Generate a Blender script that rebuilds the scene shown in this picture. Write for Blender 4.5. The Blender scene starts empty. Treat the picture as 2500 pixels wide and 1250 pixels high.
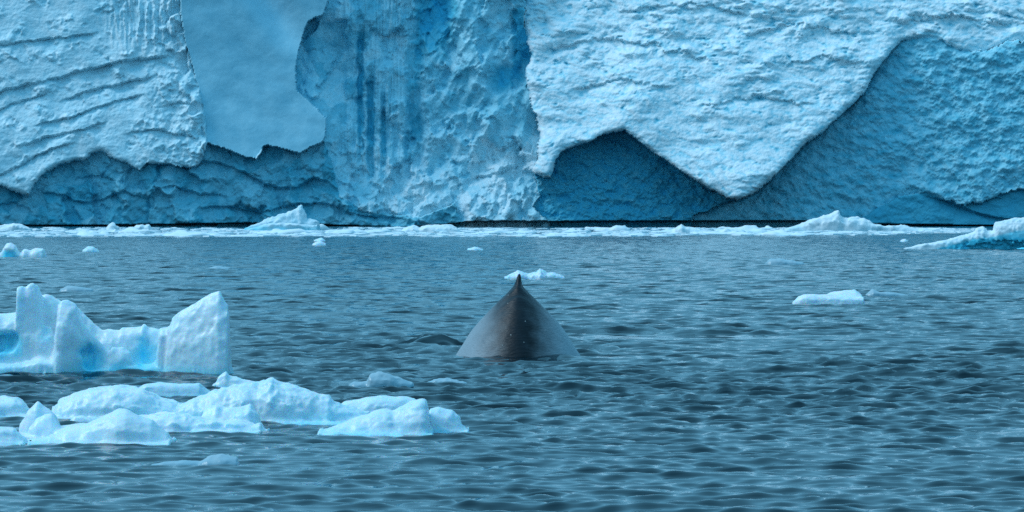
import bpy, math, random
import numpy as np
from mathutils import Vector

random.seed(5)
scene = bpy.context.scene
COL = scene.collection
# ------------------------------------------------------------------ camera, sky, sun, exposure
F, H, HY = 10180.0, 3.6, 515.0          # focal length in photo pixels, eye height (m), horizon row
cam_data = bpy.data.cameras.new('camera')
cam_data.sensor_width = 36.0
cam_data.lens = 36.0 * F / 2500.0
cam_data.shift_y = -(625.0 - HY) / 2500.0
cam_data.clip_start, cam_data.clip_end = 1.0, 20000.0
cam_data.dof.use_dof = True
cam_data.dof.focus_distance = 103.0
cam_data.dof.aperture_fstop = 11.0
cam = bpy.data.objects.new('camera', cam_data)
COL.objects.link(cam)
cam.location = (0, 0, H)
cam.rotation_euler = (math.radians(90), 0, 0)
scene.camera = cam

SUN_EL, SUN_ROT = math.radians(50), math.radians(272)
world = bpy.data.worlds.new('World')
scene.world = world
world.use_nodes = True
wn, wl = world.node_tree.nodes, world.node_tree.links
bg = wn['Background']
sky = wn.new('ShaderNodeTexSky')
sky.sky_type = 'NISHITA'
sky.sun_disc = False
sky.sun_elevation, sky.sun_rotation = SUN_EL, SUN_ROT
sky.air_density, sky.dust_density, sky.ozone_density = 1.0, 0.0, 1.5
cloud = wn.new('ShaderNodeMix'); cloud.data_type = 'RGBA'; cloud.blend_type = 'MIX'
cloud.inputs[0].default_value = 0.92                     # even overcast deck over the clear sky
cloud.inputs[7].default_value = (1.02, 3.65, 5.7, 1)
wl.new(sky.outputs[0], cloud.inputs[6])
# an overcast sky is brighter overhead than at the horizon
wtc = wn.new('ShaderNodeTexCoord'); wsep = wn.new('ShaderNodeSeparateXYZ'); wl.new(wtc.outputs['Generated'], wsep.inputs[0])
wmr = wn.new('ShaderNodeMapRange'); wmr.inputs['From Min'].default_value = 0.0; wmr.inputs['From Max'].default_value = 1.0
wmr.inputs['To Min'].default_value = 0.92; wmr.inputs['To Max'].default_value = 1.12
wl.new(wsep.outputs['Z'], wmr.inputs['Value'])
wsc = wn.new('ShaderNodeVectorMath'); wsc.operation = 'SCALE'
wl.new(cloud.outputs[2], wsc.inputs[0]); wl.new(wmr.outputs['Result'], wsc.inputs['Scale'])
wl.new(wsc.outputs[0], bg.inputs[0])
bg.inputs[1].default_value = 0.10

sun_data = bpy.data.lights.new('sun', 'SUN')
sun_data.energy = 1.35
sun_data.angle = math.radians(30)       # veiled by thin cloud
sun_data.color = (0.80, 0.93, 1.0)
sun = bpy.data.objects.new('sun', sun_data)
COL.objects.link(sun)
sun_dir = Vector((math.sin(SUN_ROT) * math.cos(SUN_EL), math.cos(SUN_ROT) * math.cos(SUN_EL), math.sin(SUN_EL)))
sun.rotation_euler = sun_dir.to_track_quat('Z', 'Y').to_euler()

scene.view_settings.view_transform = 'Standard'
scene.view_settings.look = 'None'
scene.view_settings.exposure = 0.62
scene.view_settings.gamma = 1.0
scene.render.engine = 'CYCLES'
scene.cycles.max_bounces = 6
scene.cycles.use_denoising = False             # keep the fine grain of the water

# ------------------------------------------------------------------ helpers
def wx(px, Y): return (px - 1250.0) * Y / F
def wz(py, Y): return H - (py - HY) * Y / F
def wy(py): return H * F / (py - HY)     # distance of the water seen at row py

_rs = np.random.RandomState(11)
PERM = np.concatenate([_rs.permutation(256)] * 3).astype(np.int32)
GRAD = _rs.normal(size=(256, 3)); GRAD = (GRAD / np.linalg.norm(GRAD, axis=1)[:, None]).astype(np.float32)
RND = _rs.rand(256, 4).astype(np.float32)

def perlin(x, y, z=None):
    x = np.asarray(x, np.float32); y = np.asarray(y, np.float32)
    ix = np.floor(x).astype(np.int32); iy = np.floor(y).astype(np.int32)
    fx, fy = x - ix, y - iy
    u = fx * fx * fx * (fx * (fx * 6 - 15) + 10); v = fy * fy * fy * (fy * (fy * 6 - 15) + 10)
    if z is None:
        def g(a, b):
            h = PERM[(PERM[(ix + a) & 255] + iy + b) & 255]
            return GRAD[h, 0] * (fx - a) + GRAD[h, 1] * (fy - b)
        return 1.3 * ((g(0, 0) * (1 - u) + g(1, 0) * u) * (1 - v) + (g(0, 1) * (1 - u) + g(1, 1) * u) * v)
    z = np.asarray(z, np.float32)
    iz = np.floor(z).astype(np.int32); fz = z - iz
    w = fz * fz * fz * (fz * (fz * 6 - 15) + 10)
    def g3(a, b, c):
        h = PERM[(PERM[(PERM[(ix + a) & 255] + iy + b) & 255] + iz + c) & 255]
        return GRAD[h, 0] * (fx - a) + GRAD[h, 1] * (fy - b) + GRAD[h, 2] * (fz - c)
    def pl(c):
        return (g3(0, 0, c) * (1 - u) + g3(1, 0, c) * u) * (1 - v) + (g3(0, 1, c) * (1 - u) + g3(1, 1, c) * u) * v
    return 1.3 * (pl(0) * (1 - w) + pl(1) * w)

def fbm(x, y, z=None, octaves=5, gain=0.5, ridged=False, off=0.0):
    out, a, s = 0.0, 1.0, 1.0
    for i in range(octaves):
        o = off + 17.3 * i
        n = perlin(x * s + o, y * s + o * 1.7, None if z is None else z * s + o * 0.6)
        if ridged: n = 1.0 - 2.0 * np.abs(n) * 1.6
        out = out + a * n
        a *= gain; s *= 2.03
    return out

def facets(x, y, seed=0, k=14.0):
    """Broken-ice facets: tilted planes round scattered points, met along slightly worn edges; height and a cell number 0..1."""
    ix = np.floor(x).astype(np.int32); iy = np.floor(y).astype(np.int32)
    best = np.full(x.shape, 9.0, np.float32); num = np.zeros(x.shape, np.float32)
    W = np.zeros(x.shape, np.float32); hgt = np.zeros(x.shape, np.float32)
    for a in (-1, 0, 1):
        for b in (-1, 0, 1):
            h = PERM[(PERM[(ix + a + seed) & 255] + iy + b) & 255]
            r = RND[h]
            dx = x - (ix + a + r[..., 0]); dy = y - (iy + b + r[..., 1])
            d = dx * dx + dy * dy
            h2 = RND[(h * 7 + 13) & 255]
            hh = (h2[..., 0] - .5) * 1.9 * dx + (h2[..., 1] - .5) * 1.9 * dy + (h2[..., 2] - .5)
            w = np.exp(-k * np.minimum(d, 2.5)) + 1e-9
            hgt += w * hh; W += w
            m = d < best
            best = np.where(m, d, best); num = np.where(m, r[..., 2], num)
    return hgt / W, num

def blur(a, r):
    for ax in (0, 1):
        for _ in range(3):
            p = np.concatenate([np.repeat(np.take(a, [0], ax), r + 1, ax), a, np.repeat(np.take(a, [-1], ax), r, ax)], ax)
            c = np.cumsum(p, axis=ax, dtype=np.float64)
            n = a.shape[ax]
            a = ((np.take(c, np.arange(2 * r + 1, 2 * r + 1 + n), ax) - np.take(c, np.arange(n), ax)) / (2 * r + 1)).astype(np.float32)
    return a

def sstep(a, b, x):
    t = np.clip((x - a) / (b - a), 0, 1)
    return t * t * (3 - 2 * t)

def inside(poly, x, y):
    r = np.zeros(x.shape, bool)
    n = len(poly)
    for i in range(n):
        x1, y1 = poly[i]; x2, y2 = poly[(i + 1) % n]
        if y1 == y2: continue
        c = ((y1 > y) != (y2 > y)) & (x < (x2 - x1) * (y - y1) / (y2 - y1) + x1)
        r ^= c
    return r

def mesh_np(name, V, Q, mat, attrs=None, normals=None, smooth=True):
    me = bpy.data.meshes.new(name)
    V = np.asarray(V, np.float32); Q = np.asarray(Q, np.int32)
    me.vertices.add(len(V)); me.vertices.foreach_set('co', V.ravel())
    me.loops.add(Q.size); me.loops.foreach_set('vertex_index', Q.ravel())
    me.polygons.add(len(Q)); me.polygons.foreach_set('loop_start', np.arange(0, Q.size, Q.shape[1], dtype=np.int32))
    me.update(calc_edges=True)
    me.polygons.foreach_set('use_smooth', np.full(len(Q), smooth))
    for k, a in (attrs or {}).items():
        at = me.attributes.new(k, 'FLOAT', 'POINT'); at.data.foreach_set('value', np.asarray(a, np.float32).ravel())
    if normals is not None:
        me.normals_split_custom_set_from_vertices(np.asarray(normals, np.float32))
    me.materials.append(mat)
    return me

def link(name, me, parent=None, loc=None):
    o = bpy.data.objects.new(name, me); COL.objects.link(o)
    if parent is not None: o.parent = parent
    if loc is not None: o.location = loc
    return o

def tag(o, label=None, cat=None, group=None, kind=None):
    if label: o['label'] = label
    if cat: o['category'] = cat
    if group: o['group'] = group
    if kind: o['kind'] = kind
    return o

def surface_nets(f, o, h):
    s = f < 0
    offs = [(a, b, c) for a in (0, 1) for b in (0, 1) for c in (0, 1)]
    nx, ny, nz = f.shape
    cnt = sum(s[a:nx - 1 + a, b:ny - 1 + b, c:nz - 1 + c].astype(np.int8) for a, b, c in offs)
    act = (cnt > 0) & (cnt < 8)
    idx = np.argwhere(act)
    vid = np.full(act.shape, -1, np.int32); vid[act] = np.arange(len(idx))
    cv = {c: f[idx[:, 0] + c[0], idx[:, 1] + c[1], idx[:, 2] + c[2]] for c in offs}
    acc = np.zeros((len(idx), 3)); num = np.zeros(len(idx))
    for a in offs:
        for ax in range(3):
            if a[ax]: continue
            b = list(a); b[ax] = 1; b = tuple(b)
            fa, fb = cv[a], cv[b]
            m = (fa < 0) != (fb < 0)
            t = np.where(m, fa / np.where(m, fa - fb, 1), 0)
            p = np.array(a, float)[None, :].repeat(len(idx), 0); p[:, ax] = t
            acc += p * m[:, None]; num += m
    V = np.array(o) + h * (idx + acc / num[:, None])
    quads = []
    for ax in range(3):
        u, v = (ax + 1) % 3, (ax + 2) % 3
        sl0 = [slice(None)] * 3; sl1 = [slice(None)] * 3
        sl0[ax] = slice(0, -1); sl1[ax] = slice(1, None)
        e = s[tuple(sl0)] != s[tuple(sl1)]
        ii = np.argwhere(e)
        ok = (ii[:, u] > 0) & (ii[:, v] > 0) & (ii[:, u] < f.shape[u] - 1) & (ii[:, v] < f.shape[v] - 1)
        ii = ii[ok]
        def cell(du, dv):
            k = ii.copy(); k[:, u] -= du; k[:, v] -= dv
            return vid[k[:, 0], k[:, 1], k[:, 2]]
        q = np.stack([cell(1, 1), cell(0, 1), cell(0, 0), cell(1, 0)], 1)
        flip = ~s[ii[:, 0], ii[:, 1], ii[:, 2]]
        q[flip] = q[flip][:, ::-1]
        quads.append(q)
    return V, np.concatenate(quads)

def largest_piece(V, Q):
    lab = np.arange(len(V))
    while True:
        m = lab[Q].min(1)
        new = lab.copy()
        for c in range(4): np.minimum.at(new, Q[:, c], m)
        new = new[new]
        if (new == lab).all(): break
        lab = new
    keep = np.bincount(lab).argmax()
    q = Q[lab[Q[:, 0]] == keep]
    used, inv = np.unique(q, return_inverse=True)
    return V[used], inv.reshape(-1, 4)

# ------------------------------------------------------------------ materials
def new_mat(name):
    m = bpy.data.materials.new(name); m.use_nodes = True
    nt = m.node_tree
    return m, nt.nodes, nt.links, nt.nodes['Principled BSDF']

def ice_material(name, scale, sss=0.0, rough=0.5, stops=None, bump=0.3, bump_dist=0.1, streak=1.0):
    m, n, l, b = new_mat(name)
    at = n.new('ShaderNodeAttribute'); at.attribute_name = 'blue'
    tc = n.new('ShaderNodeTexCoord')
    mp = n.new('ShaderNodeMapping'); mp.inputs['Scale'].default_value = (1, 1, streak)
    l.new(tc.outputs['Object'], mp.inputs[0])
    nz = n.new('ShaderNodeTexNoise'); nz.inputs['Scale'].default_value = scale; nz.inputs['Detail'].default_value = 6
    nz.inputs['Roughness'].default_value = 0.62
    l.new(mp.outputs[0], nz.inputs[0])
    ma = n.new('ShaderNodeMath'); ma.operation = 'MULTIPLY_ADD'; ma.inputs[1].default_value = 0.36; ma.inputs[2].default_value = -0.18
    l.new(nz.outputs[0], ma.inputs[0])
    ad = n.new('ShaderNodeMath'); ad.operation = 'ADD'; ad.use_clamp = True
    l.new(at.outputs['Fac'], ad.inputs[0]); l.new(ma.outputs[0], ad.inputs[1])
    cr = n.new('ShaderNodeValToRGB')
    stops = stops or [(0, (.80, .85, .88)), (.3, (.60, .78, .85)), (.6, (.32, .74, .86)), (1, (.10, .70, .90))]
    e = cr.color_ramp.elements
    e[0].position, e[0].color = stops[0][0], (*stops[0][1], 1)
    e[1].position, e[1].color = stops[-1][0], (*stops[-1][1], 1)
    for p, c in stops[1:-1]:
        k = e.new(p); k.color = (*c, 1)
    l.new(ad.outputs[0], cr.inputs[0])
    l.new(cr.outputs[0], b.inputs['Base Color'])
    b.inputs['Roughness'].default_value = rough
    b.inputs['Specular IOR Level'].default_value = 0.3
    if sss:
        b.inputs['Subsurface Weight'].default_value = sss
        b.inputs['Subsurface Radius'].default_value = (.12, .6, 1.0)
        b.inputs['Subsurface Scale'].default_value = 0.2
    n2 = n.new('ShaderNodeTexNoise'); n2.inputs['Scale'].default_value = scale * (9 if sss else 3.1); n2.inputs['Detail'].default_value = 5
    l.new(mp.outputs[0], n2.inputs[0])
    bp = n.new('ShaderNodeBump'); bp.inputs['Strength'].default_value = bump; bp.inputs['Distance'].default_value = bump_dist
    l.new(n2.outputs[0], bp.inputs['Height']); l.new(bp.outputs[0], b.inputs['Normal'])
    return m

CLIFF_ICE = ice_material('cliff_ice', 0.45, 0, 0.6,
    [(0, (.84, .90, .93)), (.3, (.42, .76, .87)), (.6, (.10, .49, .63)), (1, (.015, .48, .76))], bump=0.45, bump_dist=0.5)
SLAB_ICE = ice_material('slab_ice', 0.25, 0, 0.5,
    [(0, (.84, .90, .93)), (.3, (.42, .74, .86)), (.6, (.09, .44, .60)), (1, (.010, .40, .66))], bump=0.14, bump_dist=0.3)
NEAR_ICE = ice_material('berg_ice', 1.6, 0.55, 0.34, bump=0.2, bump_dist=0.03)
FAR_ICE = ice_material('floe_ice', 0.9, 0, 0.55, bump=0.3, bump_dist=0.1)

WET_ICE = ice_material('wet_ice', 1.6, 0, 0.25, [(0, (.36, .48, .54)), (.4, (.24, .42, .50)), (1, (.10, .36, .46))], bump=0.4, bump_dist=0.03)

def water_material():
    m, n, l, b = new_mat('sea_water')
    b.inputs['Base Color'].default_value = (.0002, .008, .014, 1)
    b.inputs['Roughness'].default_value = 0.06
    b.inputs['IOR'].default_value = 1.333
    ge = n.new('ShaderNodeNewGeometry')
    at = n.new('ShaderNodeAttribute'); at.attribute_name = 'chop'
    def noise(scale, det, stretch):
        mp = n.new('ShaderNodeMapping'); mp.inputs['Scale'].default_value = stretch
        l.new(ge.outputs['Position'], mp.inputs[0])
        nz = n.new('ShaderNodeTexNoise'); nz.inputs['Scale'].default_value = scale; nz.inputs['Detail'].default_value = det
        l.new(mp.outputs[0], nz.inputs[0])
        sb = n.new('ShaderNodeVectorMath'); sb.operation = 'SUBTRACT'; sb.inputs[1].default_value = (.5, .5, .5)
        l.new(nz.outputs['Color'], sb.inputs[0])
        return sb
    a = noise(1.0, 2.0, (.7, 1, 1)); c = noise(5.0, 3.0, (.45, 1, 1))
    sa = n.new('ShaderNodeVectorMath'); sa.operation = 'SCALE'; l.new(a.outputs[0], sa.inputs[0])
    k = n.new('ShaderNodeMath'); k.operation = 'MULTIPLY'; k.inputs[1].default_value = 3.2; l.new(at.outputs['Fac'], k.inputs[0])
    l.new(k.outputs[0], sa.inputs['Scale'])
    sc = n.new('ShaderNodeVectorMath'); sc.operation = 'SCALE'; l.new(c.outputs[0], sc.inputs[0])
    at2 = n.new('ShaderNodeAttribute'); at2.attribute_name = 'ripple'
    k2 = n.new('ShaderNodeMath'); k2.operation = 'MULTIPLY'; k2.inputs[1].default_value = 0.26; l.new(at2.outputs['Fac'], k2.inputs[0])
    l.new(k2.outputs[0], sc.inputs['Scale'])
    s = n.new('ShaderNodeVectorMath'); s.operation = 'ADD'; l.new(sa.outputs[0], s.inputs[0]); l.new(sc.outputs[0], s.inputs[1])
    fl = n.new('ShaderNodeVectorMath'); fl.operation = 'MULTIPLY'; fl.inputs[1].default_value = (1, 1, 0); l.new(s.outputs[0], fl.inputs[0])
    ad = n.new('ShaderNodeVectorMath'); ad.operation = 'ADD'; l.new(fl.outputs[0], ad.inputs[0]); l.new(ge.outputs['Normal'], ad.inputs[1])
    nm = n.new('ShaderNodeVectorMath'); nm.operation = 'NORMALIZE'; l.new(ad.outputs[0], nm.inputs[0])
    l.new(nm.outputs[0], b.inputs['Normal'])
    return m
WATER = water_material()

def whale_material():
    m, n, l, b = new_mat('wet_whale_skin')
    tc = n.new('ShaderNodeTexCoord')
    nz = n.new('ShaderNodeTexNoise'); nz.inputs['Scale'].default_value = 3.0; nz.inputs['Detail'].default_value = 8
    l.new(tc.outputs['Object'], nz.inputs[0])
    cr = n.new('ShaderNodeValToRGB')
    e = cr.color_ramp.elements
    e[0].position, e[0].color = .3, (.003, .005, .008, 1)
    e[1].position, e[1].color = .75, (.010, .016, .024, 1)
    l.new(nz.outputs[0], cr.inputs[0])
    vo = n.new('ShaderNodeTexVoronoi'); vo.inputs['Scale'].default_value = 3.2
    l.new(tc.outputs['Object'], vo.inputs[0])
    lt = n.new('ShaderNodeMath'); lt.operation = 'LESS_THAN'; lt.inputs[1].default_value = 0.045
    l.new(vo.outputs['Distance'], lt.inputs[0])
    mx = n.new('ShaderNodeMix'); mx.data_type = 'RGBA'; mx.inputs[7].default_value = (.35, .36, .35, 1)
    l.new(lt.outputs[0], mx.inputs[0]); l.new(cr.outputs[0], mx.inputs[6])
    # wet sky sheen painted into the flank colour, spine kept dark as if unlit
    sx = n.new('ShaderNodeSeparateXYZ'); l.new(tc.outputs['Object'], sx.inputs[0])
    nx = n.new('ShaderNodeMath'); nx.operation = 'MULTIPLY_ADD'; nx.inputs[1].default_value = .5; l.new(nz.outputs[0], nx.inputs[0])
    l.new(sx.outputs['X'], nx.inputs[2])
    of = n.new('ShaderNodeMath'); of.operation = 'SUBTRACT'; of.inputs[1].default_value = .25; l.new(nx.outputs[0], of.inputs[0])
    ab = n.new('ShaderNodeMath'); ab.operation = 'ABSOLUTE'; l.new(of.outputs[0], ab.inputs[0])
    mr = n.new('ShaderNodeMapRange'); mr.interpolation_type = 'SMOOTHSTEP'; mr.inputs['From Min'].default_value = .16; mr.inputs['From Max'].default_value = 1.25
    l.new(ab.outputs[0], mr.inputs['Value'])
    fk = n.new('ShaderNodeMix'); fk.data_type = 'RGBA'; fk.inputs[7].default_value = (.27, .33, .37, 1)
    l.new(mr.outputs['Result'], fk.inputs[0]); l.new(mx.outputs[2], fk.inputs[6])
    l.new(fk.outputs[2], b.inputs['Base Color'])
    b.inputs['Specular IOR Level'].default_value = 0.26
    b.inputs['Roughness'].default_value = 0.45
    b.inputs['IOR'].default_value = 1.45
    mp = n.new('ShaderNodeMapping'); mp.inputs['Scale'].default_value = (5, 14, 22)
    l.new(tc.outputs['Object'], mp.inputs[0])
    n2 = n.new('ShaderNodeTexNoise'); n2.inputs['Scale'].default_value = 1.0; n2.inputs['Detail'].default_value = 4
    l.new(mp.outputs[0], n2.inputs[0])
    bp = n.new('ShaderNodeBump'); bp.inputs['Strength'].default_value = 0.6; bp.inputs['Distance'].default_value = 0.03
    l.new(n2.outputs[0], bp.inputs['Height']); l.new(bp.outputs[0], b.inputs['Normal'])
    return m
WHALE_SKIN = whale_material()

# ------------------------------------------------------------------ sea
def build_sea():
    cols_in = np.arange(-70, 2571, 7.4)
    grow = 14 * 1.35 ** np.arange(22)
    left = cols_in[0] - np.cumsum(grow)[::-1]; right = cols_in[-1] + np.cumsum(grow)
    cols = np.concatenate([left, cols_in, right])
    t = (cols - 1250.0) / F
    Ys = np.concatenate([[24, 30, 36, 40, 43], 45.0 * np.exp(np.arange(0, math.log(1100 / 45), .00175)), [1150, 1400, 2000, 3000, 5000, 9000]])
    T, Y = np.meshgrid(t, Ys)
    X = T * Y
    cy = np.gradient(Ys)[:, None] * np.ones_like(T)
    cx = np.gradient(t)[None, :] * Y
    rs = np.random.RandomState(4)
    N = 100
    lam = np.exp(np.linspace(np.log(.25), np.log(3.4), N)) * (1 + .06 * rs.randn(N))
    ang = np.radians(82) + rs.normal(0, .52, N)           # travel direction, mostly along the view
    kx, ky = np.cos(ang), np.sin(ang)
    prof = np.where(lam > .55, (.55 / lam) ** 1.0, 1.0)
    s = prof * (0.6 + .8 * rs.rand(N))
    s *= 0.35 * math.sqrt(2) / np.sqrt((s ** 2).sum())
    ph = rs.rand(N) * 6.283
    X = X.astype(np.float32); Y = Y.astype(np.float32)
    cx = cx.astype(np.float32); cy = cy.astype(np.float32)
    gust = 1.0 + 0.35 * fbm(X / 9, Y / 26, octaves=3) + .15 * fbm(X / 2.3, Y / 5, octaves=2, off=9)
    # slick and turned-up water round the whale
    slick = np.exp(-(((X - 4.4) / 2.6) ** 4) - (((Y - 119) / 2.6) ** 4)) * .9
    slick += np.exp(-(((X - 9.5) / 3.5) ** 4) - (((Y - 118) / 1.6) ** 4)) * .5
    gust = gust * (1 + .75 * fbm(X / 1.5, Y / 6.5, octaves=3, gain=.6, off=29) * sstep(70, 200, Y))
    gust = gust * (.56 + .44 * sstep(54, 86, Y))
    calm_far = 0.75 * sstep(800, 900, Y)
    gust = np.clip(gust, .3, 2.0) * (1 - np.clip(slick, 0, .93)) * (1 - calm_far)
    Z = np.zeros_like(X); DX = np.zeros_like(X); DY = np.zeros_like(X); miss = np.zeros_like(X)
    for i in range(N):
        k = 2 * math.pi / lam[i]
        cell = np.maximum(cy * abs(ky[i]), cx * abs(kx[i]))
        w = sstep(2.6, 4.2, lam[i] / cell)
        p = k * (kx[i] * X + ky[i] * Y) + ph[i]
        a = s[i] / k * w
        Z += a * np.cos(p)
        sn = a * np.sin(p) * .8
        DX += sn * kx[i]; DY += sn * ky[i]
        miss += .5 * s[i] ** 2 * (1 - w ** 2)
    Z *= gust; DX *= gust; DY *= gust
    def ridge(x0, x1, y0, hgt, wid, slope=0.0):
        u = np.clip((X - x0) / (x1 - x0), 0, 1)
        m = np.clip(np.sin(math.pi * u), 0, 1) ** .6
        yy = y0 + slope * (X - x0) + .5 * perlin(X * .9, X * 0 + y0)
        amp = hgt * m * (.7 + .5 * perlin(X * 1.7, Y * .3 + 5))
        return amp * np.exp(-((Y - yy) / wid) ** 2)
    Z += ridge(1.2, 5.2, 123.0, .22, .36) + ridge(1.6, 3.6, 124.0, .14, .3) + ridge(4.6, 7.8, 121.6, .22, .36)
    Z += ridge(1.6, 4.1, 112.5, .22, .45) + ridge(1.4, 3.2, 111.2, .16, .35) + ridge(1.5, 2.8, 108.0, .26, .7) + ridge(2.2, 4.4, 109.6, .18, .6, .2) + ridge(1.4, 2.2, 105.5, .2, .6)
    Z += ridge(-2.8, -2.1, 113.5, .22, .6, -1.2) + ridge(-2.7, -1.4, 111.5, .40, .6, -.8) + ridge(-3.4, -1.5, 108.5, .24, .7) + ridge(-2.4, -1.3, 106.0, .28, .6)
    Z += ridge(-1.9, 1.9, 101.1, .09, .35)
    edge = sstep(3500, 1200, Y) * sstep(26, 40, Y) * sstep(.55, .2, np.abs(T)).astype(np.float32)
    Z *= edge; DX *= edge; DY *= edge
    V = np.stack([X - DX, Y - DY, Z], -1).reshape(-1, 3)
    R, C = X.shape
    I = np.arange(R * C).reshape(R, C)
    Q = np.stack([I[:-1, :-1], I[:-1, 1:], I[1:, 1:], I[1:, :-1]], -1).reshape(-1, 4)
    # open water under and behind the camera
    nv = len(V)
    x0, x1, y0 = float(X[0, 0]), float(X[0, -1]), float(Ys[0])
    xe0, xe1 = -9000.0, 9000.0
    extra = [(xe0, -9000, 0), (xe1, -9000, 0), (xe1, y0, 0), (xe0, y0, 0), (x0, y0, 0), (x1, y0, 0)]
    V = np.concatenate([V, np.array(extra, np.float32)])
    row = list(I[0])
    chop = np.sqrt(miss).ravel() * gust.ravel()
    chop = np.concatenate([chop, np.full(6, .12)]); rip = np.concatenate([gust.ravel(), np.ones(6)])
    Q2 = np.array([[nv, nv + 1, nv + 2, nv + 3]], np.int32)
    me = mesh_np('sea', V, np.concatenate([Q, Q2]), WATER, {'chop': chop, 'ripple': rip})
    tag(link('sea', me), 'dark teal sea ruffled by small choppy waves', kind='structure')
build_sea()

# ------------------------------------------------------------------ ice cliff
CY0 = 970.0
PM = F / CY0                                              # photo pixels per metre on the cliff
R_POLY = [(1285, -900), (1281, 70), (1292, 130), (1286, 180), (1290, 240), (1312, 300), (1318, 340), (1306, 425), (1345, 432),
          (1358, 390), (1378, 365), (1430, 350), (1470, 330), (1525, 318), (1560, 345), (1620, 390), (1680, 430), (1740, 465),
          (1770, 482), (1800, 488), (1835, 478), (1880, 440), (1930, 390), (1960, 355), (2010, 320), (2060, 275), (2110, 225),
          (2140, 170), (2170, 135), (2200, 100), (2260, 92), (2300, 98), (2350, 130), (2400, 125), (2440, 105), (2600, 90),
          (4200, 60), (4200, -900)]
S_POLY = [(455, -900), (440, 30), (452, 100), (470, 160), (488, 230), (500, 280), (505, 345), (520, 350), (555, 365), (600, 385),
          (625, 387), (642, 360), (655, 355), (700, 365), (730, 375), (762, 358), (790, 345), (797, 320), (797, 290), (775, 265),
          (745, 240), (725, 220), (722, 170), (730, 120), (742, 80), (752, 52), (790, 35), (802, 0), (802, -900)]
LB_POLY = [(-1500, 430), (0, 455), (72, 480), (82, 452), (110, 420), (150, 402), (205, 390), (243, 368), (290, 392), (342, 415),
           (358, 398), (420, 405), (470, 412), (490, 398), (507, 348), (560, 366), (605, 385), (628, 388), (645, 362), (660, 356),
           (700, 365), (730, 376), (765, 358), (792, 345), (812, 400), (832, 480), (880, 514), (960, 524), (1010, 530),
           (1060, 517), (1112, 494), (1124, 540), (1135, 700), (-1500, 700)]
U3_POLY = [(2105, 533), (2150, 505), (2200, 478), (2260, 470), (2310, 490), (2350, 500), (2400, 492), (2450, 478), (2485, 462),
           (2600, 470), (4200, 500), (4200, 700), (2105, 700)]
U1_POLY = [(1306, 425), (1318, 480), (1300, 505), (1345, 545), (1345, 700), (1690, 700), (1690, 532), (1790, 486), (1800, 470),
           (1525, 300), (1340, 360)]

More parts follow.
